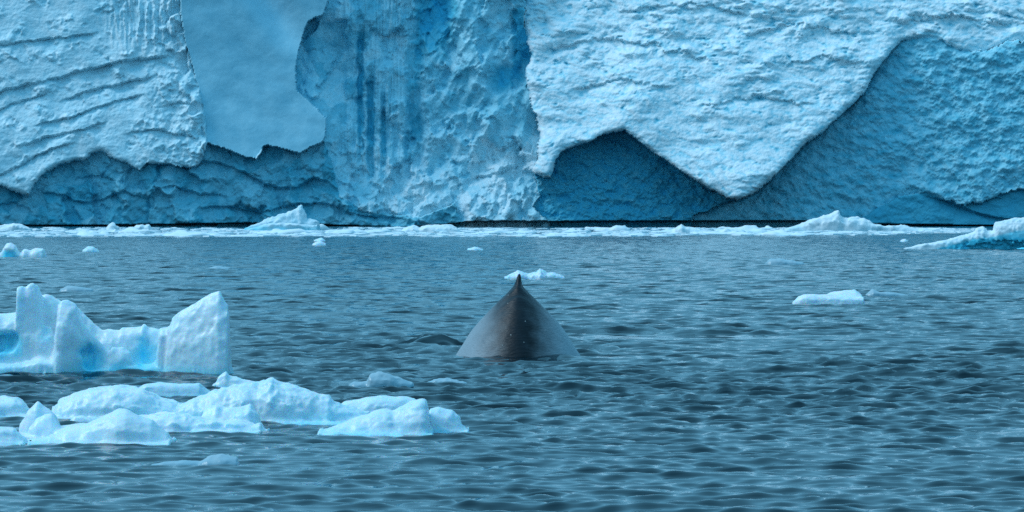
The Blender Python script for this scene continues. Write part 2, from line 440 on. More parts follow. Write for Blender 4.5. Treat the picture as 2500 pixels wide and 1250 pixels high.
def build_cliff():
    g = 1.10 ** np.arange(32) * 6
    inx = np.concatenate([np.arange(-520, -40, 4.4), np.arange(-40, 2541, 2.2), np.arange(2543, 3020, 4.4)])
    cols = np.concatenate([inx[0] - np.cumsum(g)[::-1], inx, inx[-1] + np.cumsum(g)])
    iny = np.arange(560, -50, -2.2)
    rows = np.concatenate([iny, iny[-1] - np.cumsum(1.2 ** np.arange(14) * 4)])
    PX, PY = np.meshgrid(cols, rows)
    PX = PX.astype(np.float32); PY = PY.astype(np.float32)
    zm = (553 - PY) / PM
    x, y = PX / PM, PY / PM                                # metres on the face
    # ragged outlines
    w1 = fbm(x / 3.2, y / 3.2, octaves=4, off=3) * 5.5; w2 = fbm(x / 3.2, y / 3.2, octaves=4, off=31) * 5.5
    w3 = fbm(x / 1.1, y / 1.1, octaves=3, off=7) * 2.0; w4 = fbm(x / 1.1, y / 1.1, octaves=3, off=57) * 2.0
    A, B = PX + w1 + w3, PY + w2 + w4
    rg = .45 + 1.0 * sstep(1345, 1315, PX) + 1.3 * sstep(2240, 2330, PX)
    a, b = PX + rg * w1 + w3 * (.5 + rg), PY + rg * w2 + w4 * (.5 + rg)
    inR = inside(R_POLY, a, b)
    inS = inside(S_POLY, PX + .35 * w1 + w3, PY + .35 * w2 + w4) & ~inR
    inLB = inside(LB_POLY, A, B) & ~inR & ~inS
    inU1 = inside(U1_POLY, A, B) & ~inR & ~inLB
    inU2 = (PX > 1690) & ~inR & ~inU1
    inU3 = inside(U3_POLY, a, b) & inU2
    inU2 &= ~inU3
    rest = ~(inR | inS | inLB | inU1 | inU2 | inU3)
    cb = 640 + 0 * PY                                      # border of left face and centre face
    inL = rest & (A < cb); inC = rest & ~inL
    # gross shape of each face (metres, + is away from us)
    D_R = -13 + .58 * zm + .0075 * np.abs(PX - 1800) - 2.5 * np.exp(-((PX - 1560) / 90) ** 2 - ((PY - 240) / 120) ** 2) \
        + 1.8 * fbm(x / 16, y / 12, octaves=2, off=40)
    D_S = -1.8 + .45 * zm - .004 * zm ** 2 + 4.2 * np.exp(-((PX - 668 - .55 * (PY - 20)) / 42) ** 2) * sstep(150, -10, PY) + .35 * fbm(x / 9, y / 9, octaves=2) + .07 * fbm(x / 3.5, y / 3, octaves=4, off=35) + .22 * fbm((x + .3 * y) / 12, (y - .3 * x) / 8, octaves=2, off=36)
    D_L = -2.5 + .33 * zm + 1.3 * fbm(x / 12, y / 12, octaves=2, off=21)
    D_C = 12 + .13 * zm - 6.5 * sstep(17, 2, zm) - 2.0 * sstep(1080, 1180, PX) + 1.5 * fbm(x / 9, y / 20, octaves=2, off=5)
    edge_r = np.interp(PY, [-60, 0, 52, 120, 170, 220, 240, 265, 320, 345], [802, 802, 752, 730, 722, 725, 745, 775, 797, 790])
    D_C = D_C - 5.0 * np.exp(-np.clip(PX - edge_r, 0, None) / 75) * sstep(170, 250, PY) * sstep(480, 380, PY)
    D_LB = 4.2 + .12 * zm + 2.6 * sstep(430, 620, PX) * sstep(1000, 820, PX) + 1.2 * fbm(x / 8, y / 8, octaves=2, off=8)
    D_U1 = 6.5 + .24 * zm + 1.2 * fbm(x / 9, y / 6, octaves=2, off=61)
    D_U2 = 7.0 + .27 * zm - 4.0 * sstep(2050, 2500, PX) + 1.8 * sstep(2000, 1760, PX) + 1.4 * fbm(x / 10, y / 7, octaves=3, off=71)
    D_U3 = 6.5 + .12 * zm + .8 * fbm(x / 8, y / 5, octaves=2, off=81)
    D = np.select([inR, inS, inLB, inU1, inU2, inU3, inL, inC], [D_R, D_S, D_LB, D_U1, D_U2, D_U3, D_L, D_C])
    soft = blur(D.astype(np.float32), 5)
    edge = 4 * blur((inS | inL).astype(np.float32), 4) * (1 - blur((inS | inL).astype(np.float32), 4)) * (blur((inS | inL | inC).astype(np.float32), 6) > .93)
    edge2 = 4 * blur(inS.astype(np.float32), 4) * (1 - blur(inS.astype(np.float32), 4)) * (blur((inS | inL | inC).astype(np.float32), 6) > .93)
    mix = np.clip(np.maximum(edge - edge2, 0), 0, 1)
    D = D * (1 - mix) + soft * mix
    for msk, amt in ((inR, 1.7), (inL, 1.2), (inU2, .8)):
        mb = blur(msk.astype(np.float32), 3)
        D = D + msk * amt * np.clip(2 * (1 - mb), 0, 1) ** 1.5 * np.clip(.8 + .9 * fbm(x / 5, y / 5, octaves=2, off=95), .1, 1.7)
    ledge_m = np.zeros_like(PX)
    def ledge(pts, amp, decay, mask, end=40, rag=1.0):
        p = np.array(pts, float)
        yl = np.interp(PX, p[:, 0], p[:, 1])
        tt = (PY + rag * (w2 + w4) - yl) / decay
        fade = sstep(p[0, 0] - 1, p[0, 0] + end, PX) * sstep(p[-1, 0] + 1, p[-1, 0] - end, PX)
        brk = np.clip(.75 + .8 * perlin(PX / 70 + p[0, 1], PY * 0 + p[0, 0] * .1), .15, 1.4)
        ledge_m[:] = np.maximum(ledge_m, np.where((tt > -.1) & (tt < 3), np.exp(-np.abs(tt - .3)), 0) * fade * mask * np.clip(brk, 0, 1))
        return amp * brk * np.where(tt > 0, np.exp(-tt), sstep(-.22, 0, tt)) * fade * mask
    Lm = inL.astype(np.float32)
    for pts, amp, dec in [([(-80, 255), (0, 228), (80, 205), (150, 190), (240, 165), (330, 148), (420, 140)], 2.4, 26),
                          ([(140, 250), (215, 225), (300, 205), (385, 188)], 1.9, 20),
                          ([(70, 310), (170, 290), (220, 268), (360, 228)], 1.5, 16),
                          ([(40, 365), (120, 335), (200, 320), (270, 295)], 1.7, 18),
                          ([(-40, 440), (20, 420), (90, 380), (190, 345)], 1.8, 18),
                          ([(-80, 290), (0, 268), (80, 240), (130, 225)], 1.3, 14),
                          ([(-80, 120), (60, 105), (160, 92), (250, 80)], 1.4, 16),
                          ([(300, 330), (380, 318), (450, 332), (505, 345)], 1.6, 16),
                          ([(380, 262), (440, 250), (490, 262)], 1.2, 14)]:
        D = D + ledge(pts, amp, dec, Lm)
    LBm = inLB.astype(np.float32)
    for pts, amp, dec in [([(440, 400), (520, 398), (570, 412), (610, 430), (650, 452), (715, 462), (765, 438), (800, 446), (850, 486)], 3.0, 22),
                          ([(90, 470), (150, 478), (215, 500), (300, 470), (360, 490)], 1.8, 16),
                          ([(180, 440), (240, 430), (300, 445)], 1.5, 14),
                          ([(350, 470), (420, 455), (480, 475), (560, 480)], 1.7, 15),
                          ([(480, 510), (560, 505), (640, 520), (720, 500), (800, 500), (880, 530)], 2.0, 14),
                          ([(700, 420), (740, 412), (790, 420)], 1.4, 12),
                          ([(-60, 505), (30, 495), (90, 520)], 1.5, 14),
                          ([(820, 515), (900, 528), (960, 532), (1000, 540)], 1.8, 12)]:
        D = D + ledge(pts, amp, dec, LBm)
    D = D + ledge([(2250, 478), (2310, 492), (2380, 520), (2440, 535), (2600, 545)], 2.4, 14, inU3.astype(np.float32), rag=.3)
    D = D + ledge([(1085, 470), (1150, 440), (1230, 420), (1290, 400)], 1.8, 26, inC.astype(np.float32))
    # centre: flutes, blocks, blue recesses
    Cm = inC.astype(np.float32)
    fl = fbm(x / 1.5 + .02 * y, y / 26, octaves=3, ridged=True, off=13)
    Dfl = .8 * fl * sstep(800, 860, PX) * sstep(1090, 960, PX) * sstep(470, 380, PY)
    rec = lambda cx, cy, rx, ry, p=4: np.exp(-np.abs((A - cx) / rx) ** p - np.abs((B - cy) / ry) ** p)
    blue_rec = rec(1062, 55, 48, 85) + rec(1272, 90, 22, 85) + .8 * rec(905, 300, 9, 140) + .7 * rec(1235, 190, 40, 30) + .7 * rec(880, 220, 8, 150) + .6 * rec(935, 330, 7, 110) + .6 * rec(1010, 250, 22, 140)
    f1, n1 = facets((x + .3 * w1) / 5.0, (y + .3 * w2) / 8.0, 3)
    f2, n2 = facets((x + .15 * w1) / 2.1, (y + .15 * w2) / 2.4, 9)
    f3, n3 = facets((x + .1 * w3) / .95, (y + .1 * w4) / 1.0, 17)
    rub = sstep(-.25, .4, fbm((x + .5 * y) / 4, (y - x) / 12, octaves=3, off=88) + .8 * sstep(330, 450, PY) - .5 * sstep(980, 900, PX))
    dia = fbm((x + .45 * y) / 5.5, (y - .9 * x) / 30, octaves=3, off=91) * sstep(940, 1040, PX)
    D = D + Cm * (2.4 * blue_rec + .8 * Dfl + 2.4 * f1 + .8 * f2 * (.4 + rub) + .35 * f3 * rub + (.15 + .5 * rub) * fbm(x / 2, y / 2.5, octaves=4, off=2) + 2.2 * dia)
    # left face: crumbled between smooth benches
    crumb = sstep(.02, .5, fbm(x / 6, y / 3.5, octaves=3, off=44))
    crumb = np.maximum(crumb, sstep(300, 420, PX) * .9)
    crumb = np.maximum(crumb, 1.1 * ledge_m)
    cols_up = fbm(x / 2.0, y / 9, octaves=3, ridged=True, off=23) * sstep(150, 60, PY) * sstep(220, 330, PX)
    D = D + Lm * (crumb * (.75 * f2 + .3 * f3 + .45 * fbm(x / 1.6, y / 1.2, octaves=4, off=6)) + .13 * fbm(x / 3, y / 1.2, octaves=4, off=16) - .8 * cols_up + .5 * f1 * (.3 + crumb))
    # flakes along the border of the smooth slab
    edge_l = np.interp(PY, [-60, 30, 100, 160, 230, 280, 345], [445, 440, 452, 470, 488, 500, 505])
    D = D + Lm * 1.6 * f2 * np.exp(-((PX - edge_l + 18) / 22) ** 2)
    # scalloped undercut on the left
    sc = (PY + 1.6 * w2 + 14 * fbm(x / 5, y / 5, octaves=2, off=90)) / 34.0
    saw = 1 - (sc - np.floor(sc))
    D = D + LBm * (.3 * saw * (.5 + .6 * fbm(x / 6, y / 6, octaves=2, off=33)) + 2.4 * f1 + .8 * f2 + .35 * fbm(x / 2.2, y / 1.6, octaves=4, off=12))
    # snow slope: wind-pocked
    pk = fbm((x + .7 * y) / 5.0, (y - .22 * x) / 2.4, octaves=5, gain=.5, off=51)
    pock = np.clip(fbm((x + .4 * y) / 2.2, (y - .2 * x) / 1.1, octaves=3, off=77) - .25, 0, 1)
    rough_R = .5 + .5 * sstep(330, 60, PY)
    rough_R = rough_R * (.55 + .75 * sstep(-.3, .4, fbm(x / 10, y / 6, octaves=2, off=54)))
    bil = np.abs(perlin((x + .8 * y) / 3.6 + 3, (y - .3 * x) / 1.9)) + .5 * np.abs(perlin((x + .6 * y) / 1.6 + 9, (y - .25 * x) / .9))
    Rm = inR.astype(np.float32)
    for pts, amp, dec in [([(1320, 130), (1450, 95), (1600, 112), (1750, 155)], 1.3, 26), ([(1380, 225), (1520, 195), (1650, 220)], 1.0, 22),
                          ([(1800, 92), (1950, 62), (2110, 92)], 1.3, 26), ([(1690, 265), (1850, 238), (2000, 258)], 1.0, 20),
                          ([(1890, 170), (2010, 140), (2120, 160)], 1.0, 20), ([(1500, 30), (1680, 10), (1840, 38)], 1.2, 24), ([(2180, 60), (2320, 40), (2480, 62)], 1.2, 20)]:
        D = D + ledge(pts, amp, dec, Rm, rag=2.2)
    D = D + Rm * rough_R * (.6 * pk + 1.0 * pock - .85 * bil + 1.3 * fbm(x / 8, y / 4, octaves=2, off=52))
    Um = (inU1 | inU2).astype(np.float32)
    und = fbm((x - .3 * y) / 2.6, y / 1.9, octaves=5, gain=.6, off=66)
    D = D + Um * ((.62 + .5 * inU1) * und + .3 * f2 * sstep(1350, 2300, PX)) + inU3 * .25 * und
    # wave-cut notch along the water
    nl = np.interp(PX, [-400, 0, 250, 600, 800, 1000, 1120, 1140, 1980, 2050, 2400, 2900], [549, 552, 550, 545, 549, 556, 545, 541, 540, 546, 551, 549]) + .2 * w2
    D = D + 5.0 * sstep(-1.2, 1.2, PY - nl)
    # above the picture the face rolls back into a plateau
    up = np.clip(-PY - 40, 0, None) / PM
    D = D + .10 * up ** 1.6
    Yd = (CY0 + D).astype(np.float64)
    V = np.stack([(PX - 1250) * Yd / F, Yd, H - (PY - HY) * Yd / F], -1)
    # how blue and dense the ice is
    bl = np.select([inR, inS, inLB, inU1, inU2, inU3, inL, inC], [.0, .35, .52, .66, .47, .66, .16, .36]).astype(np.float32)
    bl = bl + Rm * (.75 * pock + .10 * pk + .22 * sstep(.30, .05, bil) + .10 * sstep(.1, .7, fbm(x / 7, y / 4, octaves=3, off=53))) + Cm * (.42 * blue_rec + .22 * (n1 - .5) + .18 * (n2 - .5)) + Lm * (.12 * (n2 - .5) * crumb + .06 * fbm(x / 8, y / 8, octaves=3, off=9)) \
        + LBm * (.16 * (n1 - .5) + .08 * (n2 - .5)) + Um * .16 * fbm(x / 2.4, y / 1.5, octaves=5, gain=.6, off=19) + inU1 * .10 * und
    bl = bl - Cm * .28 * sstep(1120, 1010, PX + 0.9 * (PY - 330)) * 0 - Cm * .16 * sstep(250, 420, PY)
    # normals over the whole face, so parts meet without a seam
    dU = np.gradient(V, axis=1); dV = np.gradient(V, axis=0)
    Nn = np.cross(dU, dV); Nn /= np.linalg.norm(Nn, axis=-1)[..., None] + 1e-9
    Rr, Cc = PX.shape
    I = np.arange(Rr * Cc).reshape(Rr, Cc)
    Q = np.stack([I[:-1, :-1], I[:-1, 1:], I[1:, 1:], I[1:, :-1]], -1).reshape(-1, 4)
    reg = np.select([inR, inS, inLB, inU1, inU2 | inU3, inL, inC], [0, 1, 2, 3, 4, 5, 6])
    rq = reg[:-1, :-1].ravel()
    root = link('ice_cliff', None)
    root.location = (0, CY0, 0)
    tag(root, 'towering blue and white glacier front filling the whole background behind the sea', 'ice cliff')
    Vf = V.reshape(-1, 3) - np.array([0, CY0, 0]); Nf = Nn.reshape(-1, 3); bf = bl.ravel()
    names = [('snow_slope', 'pocked white snow slope running down to a hanging point'), ('smooth_slab', 'smooth blue ice slab'),
             ('waterline_undercut', 'scalloped darker blue ice just over the water'), ('cave_wall', 'darkest blue hollow under the snow slope'),
             ('undercut_wall', 'mid blue pitted wall under the overhang'), ('terraced_face', 'crumbled pale face with slanting ledges'),
             ('fluted_face', 'fractured blue face with upright grooves')]
    for k, (nm, lab) in enumerate(names):
        q = Q[rq == k]
        used, inv = np.unique(q, return_inverse=True)
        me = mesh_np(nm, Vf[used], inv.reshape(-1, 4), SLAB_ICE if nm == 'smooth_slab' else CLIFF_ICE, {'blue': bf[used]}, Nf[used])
        o = link(nm, me, root); o['label'] = lab
    # glacier plateau behind the top edge
    top = Vf.reshape(Rr, Cc, 3)[-1, ::12]
    n = len(top)
    rowsV = [top + np.array([0, d, 0.10 * d]) * np.array([1, 1, 1]) for d in (0, 60, 200, 600, 1500)]
    PV = np.concatenate(rowsV)
    J = np.arange(5 * n).reshape(5, n)
    PQ = np.stack([J[:-1, :-1], J[:-1, 1:], J[1:, 1:], J[1:, :-1]], -1).reshape(-1, 4)
    link('plateau', mesh_np('plateau', PV, PQ, CLIFF_ICE, {'blue': np.full(len(PV), .05)}), root)
build_cliff()

# ------------------------------------------------------------------ floating ice
def grid_for(x0, x1, y0, y1, z0, z1, h):
    xs = np.arange(x0, x1 + h, h); ys = np.arange(y0, y1 + h, h); zs = np.arange(z0, z1 + h, h)
    return np.meshgrid(xs, ys, zs, indexing='ij')

def ridge_field(X, Y, Z, h, pts, yf, W, n, zoff=0.0, tilt=0.0):
    """Solid under a traced skyline: pts in photo pixels, yf front waterline distance, W half depth, n fullness."""
    yc = yf + W
    p = np.array(pts, float)
    px_w = wx(p[:, 0], yc); zt_w = wz(p[:, 1], yc) + zoff
    x1 = X[:, 0, 0]
    zt = np.interp(x1, px_w, zt_w)
    d = np.maximum(px_w[0] - x1, x1 - px_w[-1])
    ez = np.where(x1 < px_w[0], zt_w[0], zt_w[-1])
    zt = np.where(d > 0, np.maximum(ez, 0.02) - d * 5.0 - 0.0, zt)
    zmax = max(zt_w.max(), .05)
    Wx = W * np.clip(np.sqrt(np.clip(zt / zmax, 0.02, 1)), .3, 1)
    yc_x = yc + tilt * (x1 - x1.mean())
    u = np.abs(Y[0, :, 0][None, :] - yc_x[:, None]) / Wx[:, None]
    gk = np.where(u < 1, np.clip(1 - np.clip(u, 0, 1) ** n, 0, 1) ** (1 / n), -3 * (u - 1))
    hgt = np.where(zt[:, None] > 0, zt[:, None] * gk, zt[:, None])
    f = Z - hgt[:, :, None]
    gx, gy = np.gradient(hgt, h)
    gm = np.clip(np.sqrt(1 + gx ** 2 + gy ** 2), 1, 4.5)
    t = .15 * max(zmax, .15)
    return np.maximum(f / gm[:, :, None], (f - t) / 1.5).astype(np.float32)

def smin(a, b, k):
    hh = np.clip(.5 + .5 * (b - a) / k, 0, 1)
    return b * (1 - hh) + a * hh - k * hh * (1 - hh)

def ellipsoid(X, Y, Z, c, r):
    q = np.sqrt(((X - c[0]) / r[0]) ** 2 + ((Y - c[1]) / r[1]) ** 2 + ((Z - c[2]) / r[2]) ** 2)
    return (q - 1) * min(r)

def ice_thing(name, label, cat, solids, h, k=.12, cuts=(), noise=.05, nscale=.5, mat=None, group=None, blue=.12, blue_fn=None, seed=0.0, foot=.32, depth=.22, ragged=.0):
    yfs = [s[1] for s in solids]
    y0 = min(yfs) - .3 * max(1, h * 20) - .45 * (name == 'iceberg') * (h < .05); y1 = max(s[1] + 2 * s[2] for s in solids) + 4 * h
    ycs = [s[1] + s[2] for s in solids]
    x0 = min(wx(min(p[0] for p in s[0]), yc) for s, yc in zip(solids, ycs)) - 6 * h - noise
    x1 = max(wx(max(p[0] for p in s[0]), yc) for s, yc in zip(solids, ycs)) + 6 * h + noise
    z1 = max(wz(min(p[1] for p in s[0]), yc) for s, yc in zip(solids, ycs)) + 4 * h + noise
    X, Y, Z = grid_for(x0, x1, y0, y1, -depth - 2 * h, z1, h)
    f = None
    for s in solids:
        r = ridge_field(X, Y, Z, h, s[0], s[1], s[2], s[3], *(s[4:] if len(s) > 4 else ()))
        f = r if f is None else smin(f, r, k)
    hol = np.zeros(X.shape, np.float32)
    if cuts:
        wob = fbm(X / .35, Y / .5, Z / .35, octaves=2, off=70); wob2 = fbm(X / .4, Y / .5, Z / .3, octaves=2, off=75)
    for c, r, *sm in cuts:
        e = ellipsoid(X + .5 * r[0] * wob, Y, Z + .5 * r[2] * wob2, c, r)
        kk = sm[0] if sm else .12
        f = -smin(-f, e, kk)
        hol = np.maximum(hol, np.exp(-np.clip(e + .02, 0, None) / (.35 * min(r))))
    q = nscale
    nz = fbm(X / q + seed, Y / q, Z / q * 1.3, octaves=5, gain=.54, off=seed)
    f = f + noise * nz
    if ragged:
        f = f - ragged * np.clip(fbm(X / q * 2.2, Y / q * 2.2, Z / q * .8, octaves=3, ridged=True, off=seed + 3), -.6, 1.2) * sstep(0, .3, Z / max(z1, .1))
    f = np.maximum(f, -depth - Z)
    f[0], f[-1] = 1, 1; f[:, 0], f[:, -1] = 1, 1; f[:, :, 0], f[:, :, -1] = 1, 1
    V, Q = largest_piece(*surface_nets(f, (x0, y0, -depth - 2 * h), h))
    ii = np.clip(np.round((V - np.array([x0, y0, -depth - 2 * h])) / h).astype(int), 0, np.array(X.shape) - 1)
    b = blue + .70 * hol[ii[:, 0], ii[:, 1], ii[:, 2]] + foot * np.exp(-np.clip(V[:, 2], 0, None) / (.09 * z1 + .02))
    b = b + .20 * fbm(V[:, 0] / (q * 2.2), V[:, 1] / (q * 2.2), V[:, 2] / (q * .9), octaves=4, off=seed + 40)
    if blue_fn is not None: b = b + blue_fn(V)
    base = np.array([(x0 + x1) / 2, (y0 + y1) / 2, 0.0])
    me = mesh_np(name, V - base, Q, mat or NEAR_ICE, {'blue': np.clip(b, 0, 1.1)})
    o = link(name, me, loc=tuple(base))
    return tag(o, label, cat, group)

def berg():
    yf = wy(913)
    P = lambda px, py, dy: (wx(px, yf + dy), yf + dy, wz(py, yf + dy))
    S = [
        ([(-140, 800), (-60, 775), (0, 768), (45, 763), (75, 770), (110, 800), (150, 860)], yf + .5, .8, 2.6),
        ([(46, 800), (42, 716), (50, 699), (58, 697), (65, 701), (72, 696), (79, 691), (86, 690), (95, 699), (102, 713), (108, 740), (114, 790), (118, 850)], yf + .95, .34, 1.8, 0, .25),
        ([(34, 905), (52, 830), (66, 800), (95, 788), (122, 800), (140, 835), (158, 905)], yf + .28, .42, 1.8, 0, -.2),
        ([(90, 720), (112, 716), (150, 733), (190, 752), (212, 776), (236, 796), (262, 812), (280, 850)], yf + .9, .40, 2.2),
        ([(118, 905), (135, 820), (142, 752), (148, 740), (158, 733), (170, 732), (186, 745), (196, 768), (206, 795), (222, 815), (255, 850), (265, 862), (268, 905)], yf + .1, .46, 1.8, 0, .15),
        ([(-140, 895), (0, 888), (60, 884), (100, 872), (150, 880), (250, 892), (420, 886), (560, 893)], yf + .06, .55, 3.0),
        ([(215, 830), (262, 806), (292, 807), (300, 801), (330, 801), (346, 799), (351, 793), (361, 803), (392, 806), (430, 800), (470, 830)], yf + .85, .5, 2.6),
        ([(250, 905), (255, 878), (275, 852), (300, 848), (318, 858), (328, 880), (345, 905)], yf + .25, .28, 2.0),
        ([(372, 905), (384, 860), (388, 820), (394, 804), (418, 798), (440, 802), (456, 815), (466, 850), (478, 868), (500, 895)], yf + .22, .38, 3.2),
        ([(404, 880), (413, 812), (423, 782), (433, 769), (462, 751), (492, 735), (521, 718), (541, 711), (549, 722), (562, 742), (566, 775), (568, 840), (571, 895)], yf + .3, .62, 1.4, 0, -.25),
    ]
    cuts = [(P(8, 838, .25), (.42, .62, .30)), (P(-60, 842, .3), (.4, .5, .25)), (P(108, 795, .35), (.17, .42, .40)), (P(222, 868, .22), (.24, .34, .28)),
            (P(286, 893, -.04), (.26, .24, .22)), (P(352, 850, .55), (.22, .4, .36)), (P(100, 852, .1), (.22, .25, .16), .2), (P(541, 815, .42), (.045, .28, .55), .05)]
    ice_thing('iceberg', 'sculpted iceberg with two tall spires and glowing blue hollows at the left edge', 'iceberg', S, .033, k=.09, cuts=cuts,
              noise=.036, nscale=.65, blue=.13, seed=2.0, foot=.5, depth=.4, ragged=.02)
berg()

def lump(label, solids, h=.026, name='ice_floe', cat='ice floe', apron=0.0, **kw):
    S = [(p, wy(w), W, n, *r) for p, w, W, n, *r in solids]
    if apron:
        for p, w, W, n, *r in solids:
            Y0, yc = wy(w), wy(w) + W
            fl = HY + (H - apron) * F / yc                 # a wet shelf just over the water
            S.append(([(p[0][0] - 8, fl)] + [(a, max(b, fl)) for a, b in p] + [(p[-1][0] + 8, fl)], Y0 - .16 * W, W * 1.16, 3.0))
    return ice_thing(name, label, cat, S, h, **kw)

FG = 'drift ice in the foreground'
lump('low white floe cut off by the left edge, just under the big iceberg',
     [([(-90, 985), (-40, 972), (0, 968), (40, 970), (58, 984), (72, 1002)], 1019, .5, 2.6)], seed=3, noise=.04, nscale=.3, apron=.045, group=FG)
lump('rounded floe in the bottom left corner of the drift ice, cut by the edge',
     [([(-90, 1050), (-40, 1038), (0, 1042), (36, 1046), (55, 1062)], 1086, .35, 2.6)], seed=5, noise=.035, nscale=.25, apron=.045, group=FG)
lump('nearest floe with a pointed upright block on the left and a smooth rounded hump',
     [([(50, 1040), (60, 1022), (70, 1000), (84, 985), (92, 975), (106, 990), (126, 1000), (139, 1012), (147, 1040)], 1071, .34, 2.0),
      ([(72, 1045), (90, 1020), (110, 1010), (128, 1010), (142, 1030)], 1076, .22, 2.0),
      ([(50, 1062), (90, 1060), (150, 1040), (200, 1034), (250, 1034), (300, 1030)], 1077, .42, 2.4),
      ([(86, 1075), (130, 1060), (160, 1048), (200, 1041), (240, 1021), (270, 1005), (290, 998), (310, 1000), (330, 1012), (350, 1020), (372, 1025), (390, 1040), (412, 1058)], 1086, .55, 2.0)],
     seed=7, noise=.03, nscale=.4, k=.06, apron=.045, group=FG)
lump('tiny rounded lump of ice floating between the nearest floe and the broad snowy domed slab',
     [([(176, 1028), (184, 1017), (204, 1016), (221, 1027)], 1033, .12, 2.2)], seed=9, noise=.015, nscale=.15, apron=.045, group=FG)
lump('broad snowy domed slab behind the smooth rounded hump',
     [([(130, 1000), (150, 976), (190, 960), (240, 946), (290, 940), (330, 945), (370, 960), (400, 976), (440, 986), (470, 1006)], 1024, .75, 2.2)], seed=11, noise=.045, nscale=.35, k=.07, ragged=.012, apron=.045, group=FG)
lump('long low floe with a ragged glassy lump at its right end, before the domed slab', [
      ([(290, 1020), (380, 1012), (430, 1008), (470, 1018), (560, 1028), (638, 1034), (645, 1050)], 1058, .55, 2.6),
      ([(492, 1022), (500, 1002), (512, 995), (530, 989), (546, 997), (562, 995), (580, 992), (598, 990), (612, 985), (626, 1002), (634, 1020)], 1053, .4, 2.4)],
     seed=12, noise=.045, nscale=.35, k=.07, ragged=.012, apron=.045, group=FG)
lump('flat pale blue slab behind the broad snowy domed slab', [([(333, 952), (350, 940), (390, 933), (440, 936), (488, 935), (512, 958)], 970, .3, 3.0)],
     seed=13, noise=.03, nscale=.4, blue=.34, apron=.045, group=FG)
lump('largest white floe with a crumbly peaked crest in the middle of the drift ice',
     [([(435, 995), (480, 971), (520, 956), (555, 946), (600, 936), (630, 940), (652, 929), (665, 923), (684, 934), (720, 940), (750, 952), (780, 967), (803, 966), (812, 979), (836, 990), (900, 1008)], 1034, .62, 1.9),
      ([(430, 1005), (470, 985), (520, 975), (600, 965), (700, 970), (800, 990), (850, 1008)], 1030, .3, 2.2)],
     seed=15, noise=.04, nscale=.35, k=.08, ragged=.016, blue=.2, apron=.045, group=FG)
lump('small upright chunk with a pointed tip behind the largest white floe',
     [([(528, 936), (534, 918), (545, 912), (553, 905), (558, 914), (590, 924), (640, 935)], 944, .22, 2.0)], seed=17, noise=.025, nscale=.2, apron=.045, group=FG)
lump('low rounded floe behind the wedge shaped floe, right of the largest white floe',
     [([(815, 995), (840, 982), (870, 975), (920, 966), (980, 967), (1012, 975), (1030, 992)], 1012, .4, 2.0)], seed=19, noise=.03, nscale=.3, blue=.18, apron=.045, group=FG)
lump('wedge shaped floe rising to a blunt peak on its right',
     [([(786, 1054), (830, 1036), (870, 1015), (900, 1010), (928, 1000), (944, 999), (960, 1005), (990, 985), (1010, 976), (1030, 970), (1042, 975), (1047, 1002), (1050, 1045)], 1062, .45, 1.9)],
     seed=21, noise=.035, nscale=.3, blue=.2, apron=.045, group=FG)
lump('rounded end piece of the drift ice, beside the wedge shaped floe',
     [([(1040, 1020), (1050, 996), (1070, 993), (1090, 1000), (1104, 1002), (1120, 1015), (1136, 1048)], 1057, .35, 2.2)], seed=23, noise=.03, nscale=.25, blue=.18, apron=.045, group=FG)
SM = 'small floes scattered on the open water'
lump('clear glassy lump of ice between the drift ice and the whale',
     [([(852, 942), (862, 931), (896, 932), (903, 912), (922, 908), (950, 912), (985, 926), (1008, 931), (1012, 941)], 945, .3, 1.9)], seed=25, noise=.03, nscale=.2, blue=.12, foot=.35, mat=WET_ICE, group=SM)
lump('thin sliver of ice lying just in front of the whale on its left',
     [([(1040, 936), (1060, 926), (1090, 923), (1110, 927), (1142, 935)], 939, .25, 2.0)], seed=27, noise=.025, nscale=.15, blue=.12, foot=.35, mat=WET_ICE, group=SM)
lump('tiny scrap of ice in front of the middle of the whale', [([(1345, 940), (1365, 932), (1385, 933), (1402, 940)], 943, .2, 2.0)], seed=29, noise=.015, nscale=.12, blue=.12, foot=.35, mat=WET_ICE, group=SM)
lump('half sunken grey ice sliver below the nearest drift ice',
     [([(368, 1134), (400, 1127), (450, 1123), (488, 1127), (510, 1114), (540, 1109), (580, 1117)], 1138, .25, 1.8)], seed=31, noise=.02, nscale=.18, blue=.12, foot=.35, mat=WET_ICE, group=SM)
lump('layered flat white floe on the right of the whale',
     [([(1935, 738), (1950, 723), (1966, 717), (2020, 719), (2060, 722), (2105, 724), (2110, 738)], 744, .7, 3.0),
      ([(2010, 724), (2030, 714), (2060, 708), (2086, 708), (2100, 716), (2108, 727)], 743, .7, 2.6)], h=.035, seed=33, noise=.04, nscale=.5, blue=.06, foot=.2, group=SM)
lump('faint sunken blue floe right beside the layered white floe',
     [([(2112, 720), (2130, 705), (2146, 712), (2180, 714), (2217, 720)], 723, .5, 2.0)], h=.04, seed=35, noise=.03, nscale=.3, blue=.12, foot=.35, mat=WET_ICE, group=SM)
lump('small knobbly white floe behind the tip of the whale',
     [([(1232, 676), (1255, 666), (1265, 661), (1290, 669), (1310, 665), (1318, 656), (1326, 660), (1335, 667), (1350, 665), (1378, 677)], 681, .8, 1.8)], h=.05, seed=37, noise=.05, nscale=.4, ragged=.03, blue=.12, group=SM)
lump('pale low floe on the far water above the layered white floe',
     [([(1868, 642), (1880, 632), (1905, 631), (1925, 635), (1962, 640)], 646, .8, 2.0)], h=.07, seed=39, noise=.05, nscale=.5, blue=.12, foot=.35, mat=WET_ICE, group=SM)
lump('thin floe on the far water on the left half, alone', [([(508, 655), (530, 649), (562, 654)], 658, .8, 2.0)], h=.07, seed=41, noise=.04, nscale=.5, blue=.12, foot=.35, mat=WET_ICE, group=SM)
